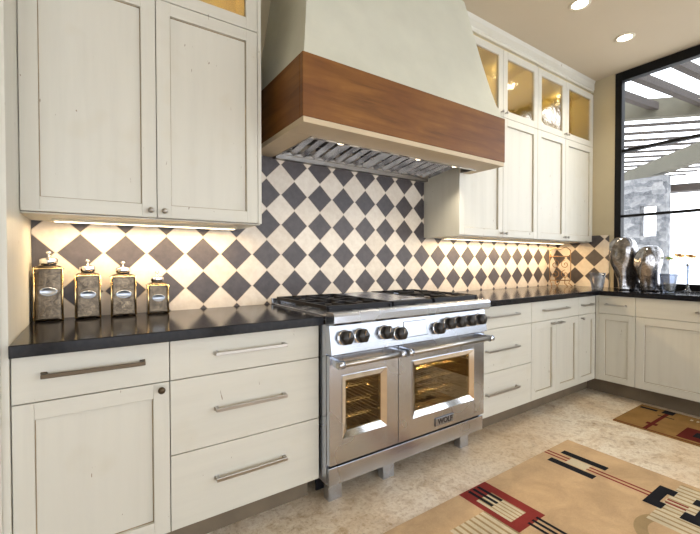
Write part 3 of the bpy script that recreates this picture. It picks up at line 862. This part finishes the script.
def spiral(u, z, r0, turns, ph, sgn): return [W(u + sgn * r0 * (1 - k / 30) * math.cos(ph + k / 30 * turns * 2 * PI), z + r0 * (1 - k / 30) * math.sin(ph + k / 30 * turns * 2 * PI)) for k in range(28)]
for s_ in (-1, 1):
    for z, rr in ((.12, .045), (.22, .045)):
        MB().tube(spiral(s_ * .05, z, rr, 1.5, PI / 2, s_), .0035, 'iron', 7).build('scroll', t)
mb = MB(); mb.tube([W(-.10, .355), W(-.06, .385), W(0, .375), W(.06, .395), W(.10, .36)], .0045, 'iron', 8); mb.build('top_rail', t)

# ------------------------------------------------------------------ rugs
def quad(x0, x1, y0, y1): return [(x0, y0), (x1, y0), (x1, y1), (x0, y1)]
Z = .0105
rg = MB()
rx0, rx1, ry0, ry1 = -.1, 2.99, -.925, -3.2
rg.box(rx0, ry1, 0, rx1, ry0, .010, 'wool')
def pat(pts, m, z=Z): rg.poly(pts, z, m)
# maroon frame with striped ivory field
for q in ((1.935, 2.14, -.925, -1.005), (1.935, 2.14, -1.19, -1.25), (1.935, 1.968, -1.005, -1.19), (2.086, 2.14, -1.005, -1.19)): pat(quad(*q), 'wool_red')
for k in range(5): pat(quad(1.968 + k * .0236, 1.968 + k * .0236 + .0165, -1.005, -1.19), 'wool_ivory'); pat(quad(1.9845 + k * .0236, 1.9916 + k * .0236, -1.005, -1.19), 'wool_brown')
for x in (1.990, 2.025, 2.060): pat(quad(x, x + .019, -.935, -1.075), 'wool_black', Z + .0004)
for x in (2.02, 2.052, 2.084): pat(quad(x, x + .016, -1.235, -1.42), 'wool_black', Z + .0004)
# ivory stripes below-left of it
for k in range(7): pat(quad(1.70 + k * .034, 1.70 + k * .034 + .022, -1.075, -1.32), 'wool_ivory')
for k in range(7): pat(quad(1.722 + k * .034, 1.734 + k * .034, -1.075, -1.32), 'wool_brown')
# black bars and ivory link
pat(quad(2.778, 2.828, -.988, -1.232), 'wool_black'); pat(quad(2.630, 2.680, -.988, -1.232), 'wool_black')
pat(quad(2.688, 2.770, -1.06, -1.17), 'wool_ivory')
for x in (2.705, 2.738):
    pat(quad(x, x + .014, -.927, -1.062), 'wool_red'); pat(quad(x, x + .014, -1.165, -1.455), 'wool_red'); pat(quad(x, x + .014, -1.52, -1.60), 'wool_red', Z + .0004)
    pat(quad(x, x + .014, -1.74, -2.6), 'wool_red')
# notched black blocks
pat([(2.63, -1.455), (2.86, -1.455), (2.86, -1.53), (2.795, -1.53), (2.795, -1.505), (2.695, -1.505), (2.695, -1.53), (2.63, -1.53)], 'wool_black', Z + .0006)
pat([(2.62, -1.69), (2.86, -1.69), (2.86, -1.60), (2.795, -1.60), (2.795, -1.635), (2.695, -1.635), (2.695, -1.60), (2.62, -1.60)], 'wool_black', Z + .0006)
for k in range(12): pat(quad(2.50 + k * .038, 2.50 + k * .038 + .026, -1.515, -1.78), 'wool_ivory'); pat(quad(2.526 + k * .038, 2.538 + k * .038, -1.515, -1.78), 'wool_brown')
# faint darker rings
def arc(cx, cy, r0, r1, a0, a1, m, z):
    n = 16; pts = [(cx + r1 * math.cos(a0 + (a1 - a0) * k / n), cy + r1 * math.sin(a0 + (a1 - a0) * k / n)) for k in range(n + 1)]
    for k in range(n):
        a, b = a0 + (a1 - a0) * k / n, a0 + (a1 - a0) * (k + 1) / n
        pat([(cx + r0 * math.cos(a), cy + r0 * math.sin(a)), (cx + r1 * math.cos(a), cy + r1 * math.sin(a)), (cx + r1 * math.cos(b), cy + r1 * math.sin(b)), (cx + r0 * math.cos(b), cy + r0 * math.sin(b))], m, z)
arc(2.46, -1.66, .12, .17, .9, 2.9, 'wool_brown', Z - .0002)
tag(rg.build('area_rug', fix=False), 'large tan rug with black bars and a maroon frame, in front of the range', 'rug')
# runner
rg = MB(); a0, a1, b0 = 3.595, 4.125, -.945
rg.box(a0, -2.6, 0, a1, b0, .010, 'wool_gold')
e = .012
pat(quad(a0, a0 + e, -2.6, b0), 'wool_red2'); 
pat(quad(4.03, 4.07, -.96, -1.07), 'wool_black')
pat(quad(3.60, 4.09, -1.125, -1.150), 'wool_red2'); pat(quad(3.71, 3.755, -1.105, -1.17), 'wool_red2', Z + .0003)
pat(quad(4.03, 4.115, -1.10, -1.17), 'wool_black', Z + .0004); pat(quad(3.95, 3.965, -1.10, -1.20), 'wool_black')
pat(quad(3.635, 3.87, -1.30, -1.62), 'wool_red2'); pat(quad(3.71, 3.81, -1.365, -1.50), 'wool_black', Z + .0003)
for k in range(5): pat(quad(4.03, 4.06, -1.27 - k * .035, -1.285 - k * .035), 'wool_ivory')
tag(rg.build('runner_rug', fix=False), 'small gold runner rug with a maroon stripe beside the window cabinets', 'rug')

# ------------------------------------------------------------------ ceiling downlights
def downlight(x, y, label, e):
    t = thing('recessed_light', label, 'light', (x, y, H), 'recessed ceiling lights')
    MB().lathe([(.068, 0), (.067, -.004), (.054, -.005), (.049, -.002)], 'trim', 28, (x, y, H)).build('trim_ring', t)
    MB().lathe([(.050, -.003), (.03, -.0035), (0, -.0036)], 'lamp_c', 24, (x, y, H)).build('lens', t)
    l = bpy.data.lights.new('downlight', 'SPOT'); l.energy = e; l.color = (1, .88, .68); l.spot_size = 2.3; l.spot_blend = .7; l.shadow_soft_size = .06
    o = bpy.data.objects.new('downlight', l); COL.objects.link(o); o.location = (x, y, H - .02)
DL = 11
downlight(3.249, -.857, 'lit recessed ceiling light nearer the range hood', 20)
downlight(3.967, -.859, 'lit recessed ceiling light nearer the window', 32)
for x, y in ((1.1, -1.6), (2.4, -1.9), (.2, -3.2), (2.4, -3.6)):  # extra downlights out of view, added to brighten the room
    downlight(x, y, 'added recessed ceiling light, out of view over the kitchen floor', DL)

# ------------------------------------------------------------------ outdoors
struct(MB().box(XR + .16, -6, -.15, 16, 8, -.05, 'patio').build('patio_ground'))
P = thing('pergola', 'timber pergola with slats and heavy beams outside the window', 'pergola', (6.5, -.5, 0))
dS = Vector((.69, -.724, 0)); nS = Vector((.724, .69, 0))
b1 = Vector((6.26, .056, 3.14))
MB().bar(b1 - dS * 2.2, b1 + dS * 3, .10, .24, 'beam2').build('header_beam', P)
for k in range(-3, 8):
    y0 = -.05 - k * .345; a = Vector((4.85, y0 + .0, 3.16)); d = Vector((1, -.12, 0))
    # run until it meets the header
    # solve (a + d t - b1) . nS = 0
    tt = (b1 - a).dot(nS) / d.dot(nS)
    if tt > .3: MB().bar(a, a + d * tt, .07, .09, 'beam').build('rafter', P)
for k in range(1, 13):
    c0 = b1 + nS * (.40 * k + .05) + Vector((0, 0, .06))
    MB().bar(c0 - dS * 2.6, c0 + dS * 3.4, .05, .035, 'beam').build('slat', P)
MB().bar((10.5, 2.33, 2.80), (6.7, -1.76, 2.80), .16, .26, 'beam2').build('cross_beam', P)
MB().bar((8.85, .30, 2.42), (9.9, -2.2, 2.42), .25, .12, 'beam').build('fascia_beam', P)
MB().box(5.0, -3.4, -.05, 5.18, -3.22, 3.1, 'beam2').build('post', P)
# rubble pillar with a square opening
mb = MB(); px = 8.5; q = .2
mb.box(px, .60, -.05, px + q, 1.9, 2.62, 'rubble')
mb.box(px, .22, -.05, px + q, .36, 2.62, 'rubble')
mb.box(px, .36, -.05, px + q, .60, 1.60, 'rubble'); mb.box(px, .36, 2.13, px + q, .60, 2.62, 'rubble')
tag(mb.build('stone_pillar'), 'grey rubble stone pillar with a square opening, outside the window', 'pillar')

# ------------------------------------------------------------------ light
wd = bpy.data.worlds.new('World'); C.world = wd; wd.use_nodes = True; nt = wd.node_tree
bg = nt.nodes['Background']; 
tc = nd(nt, 'ShaderNodeTexCoord'); sx = nd(nt, 'ShaderNodeSeparateXYZ'); nt.links.new(tc.outputs['Generated'], sx.inputs[0])
nt.links.new(ramp(nt, sx.outputs[2], [(0, (.90, .94, 1)), (.6, (.84, .91, 1))]), bg.inputs[0])
bg.inputs[1].default_value = 4.0
s = bpy.data.lights.new('sun', 'SUN'); s.energy = 2.0; s.angle = .02; s.color = (1, .95, .86)
so = bpy.data.objects.new('sun', s); COL.objects.link(so); so.rotation_euler = Vector((-.5, -.55, 1.3)).to_track_quat('Z', 'Y').to_euler()

# ------------------------------------------------------------------ camera
cam = bpy.data.cameras.new('camera'); co = bpy.data.objects.new('camera', cam); COL.objects.link(co)
cam.sensor_fit = 'HORIZONTAL'; cam.sensor_width = 36; cam.lens = 386.65 / 700 * 36; cam.clip_start = .02
yaw, pitch, roll = -.5954, -.0155, -.0012
co.location = (.4244, -2.1966, 1.1707)
fw = Vector((-math.sin(yaw) * math.cos(pitch), math.cos(yaw) * math.cos(pitch), math.sin(pitch)))
rt = Vector((math.cos(yaw), math.sin(yaw), 0)); up = rt.cross(fw)
r2 = rt * math.cos(roll) + up * math.sin(roll); u2 = up * math.cos(roll) - rt * math.sin(roll)
mt = Matrix((( r2.x, u2.x, -fw.x), (r2.y, u2.y, -fw.y), (r2.z, u2.z, -fw.z)))
co.rotation_euler = mt.to_euler()
C.camera = co
vs_ = C.view_settings; vs_.view_transform = 'Standard'; vs_.look = 'None'; vs_.gamma = 1; vs_.exposure = .17; vs_.use_curve_mapping = False
for o in bpy.data.objects:
    if '_w' in o: del o['_w']
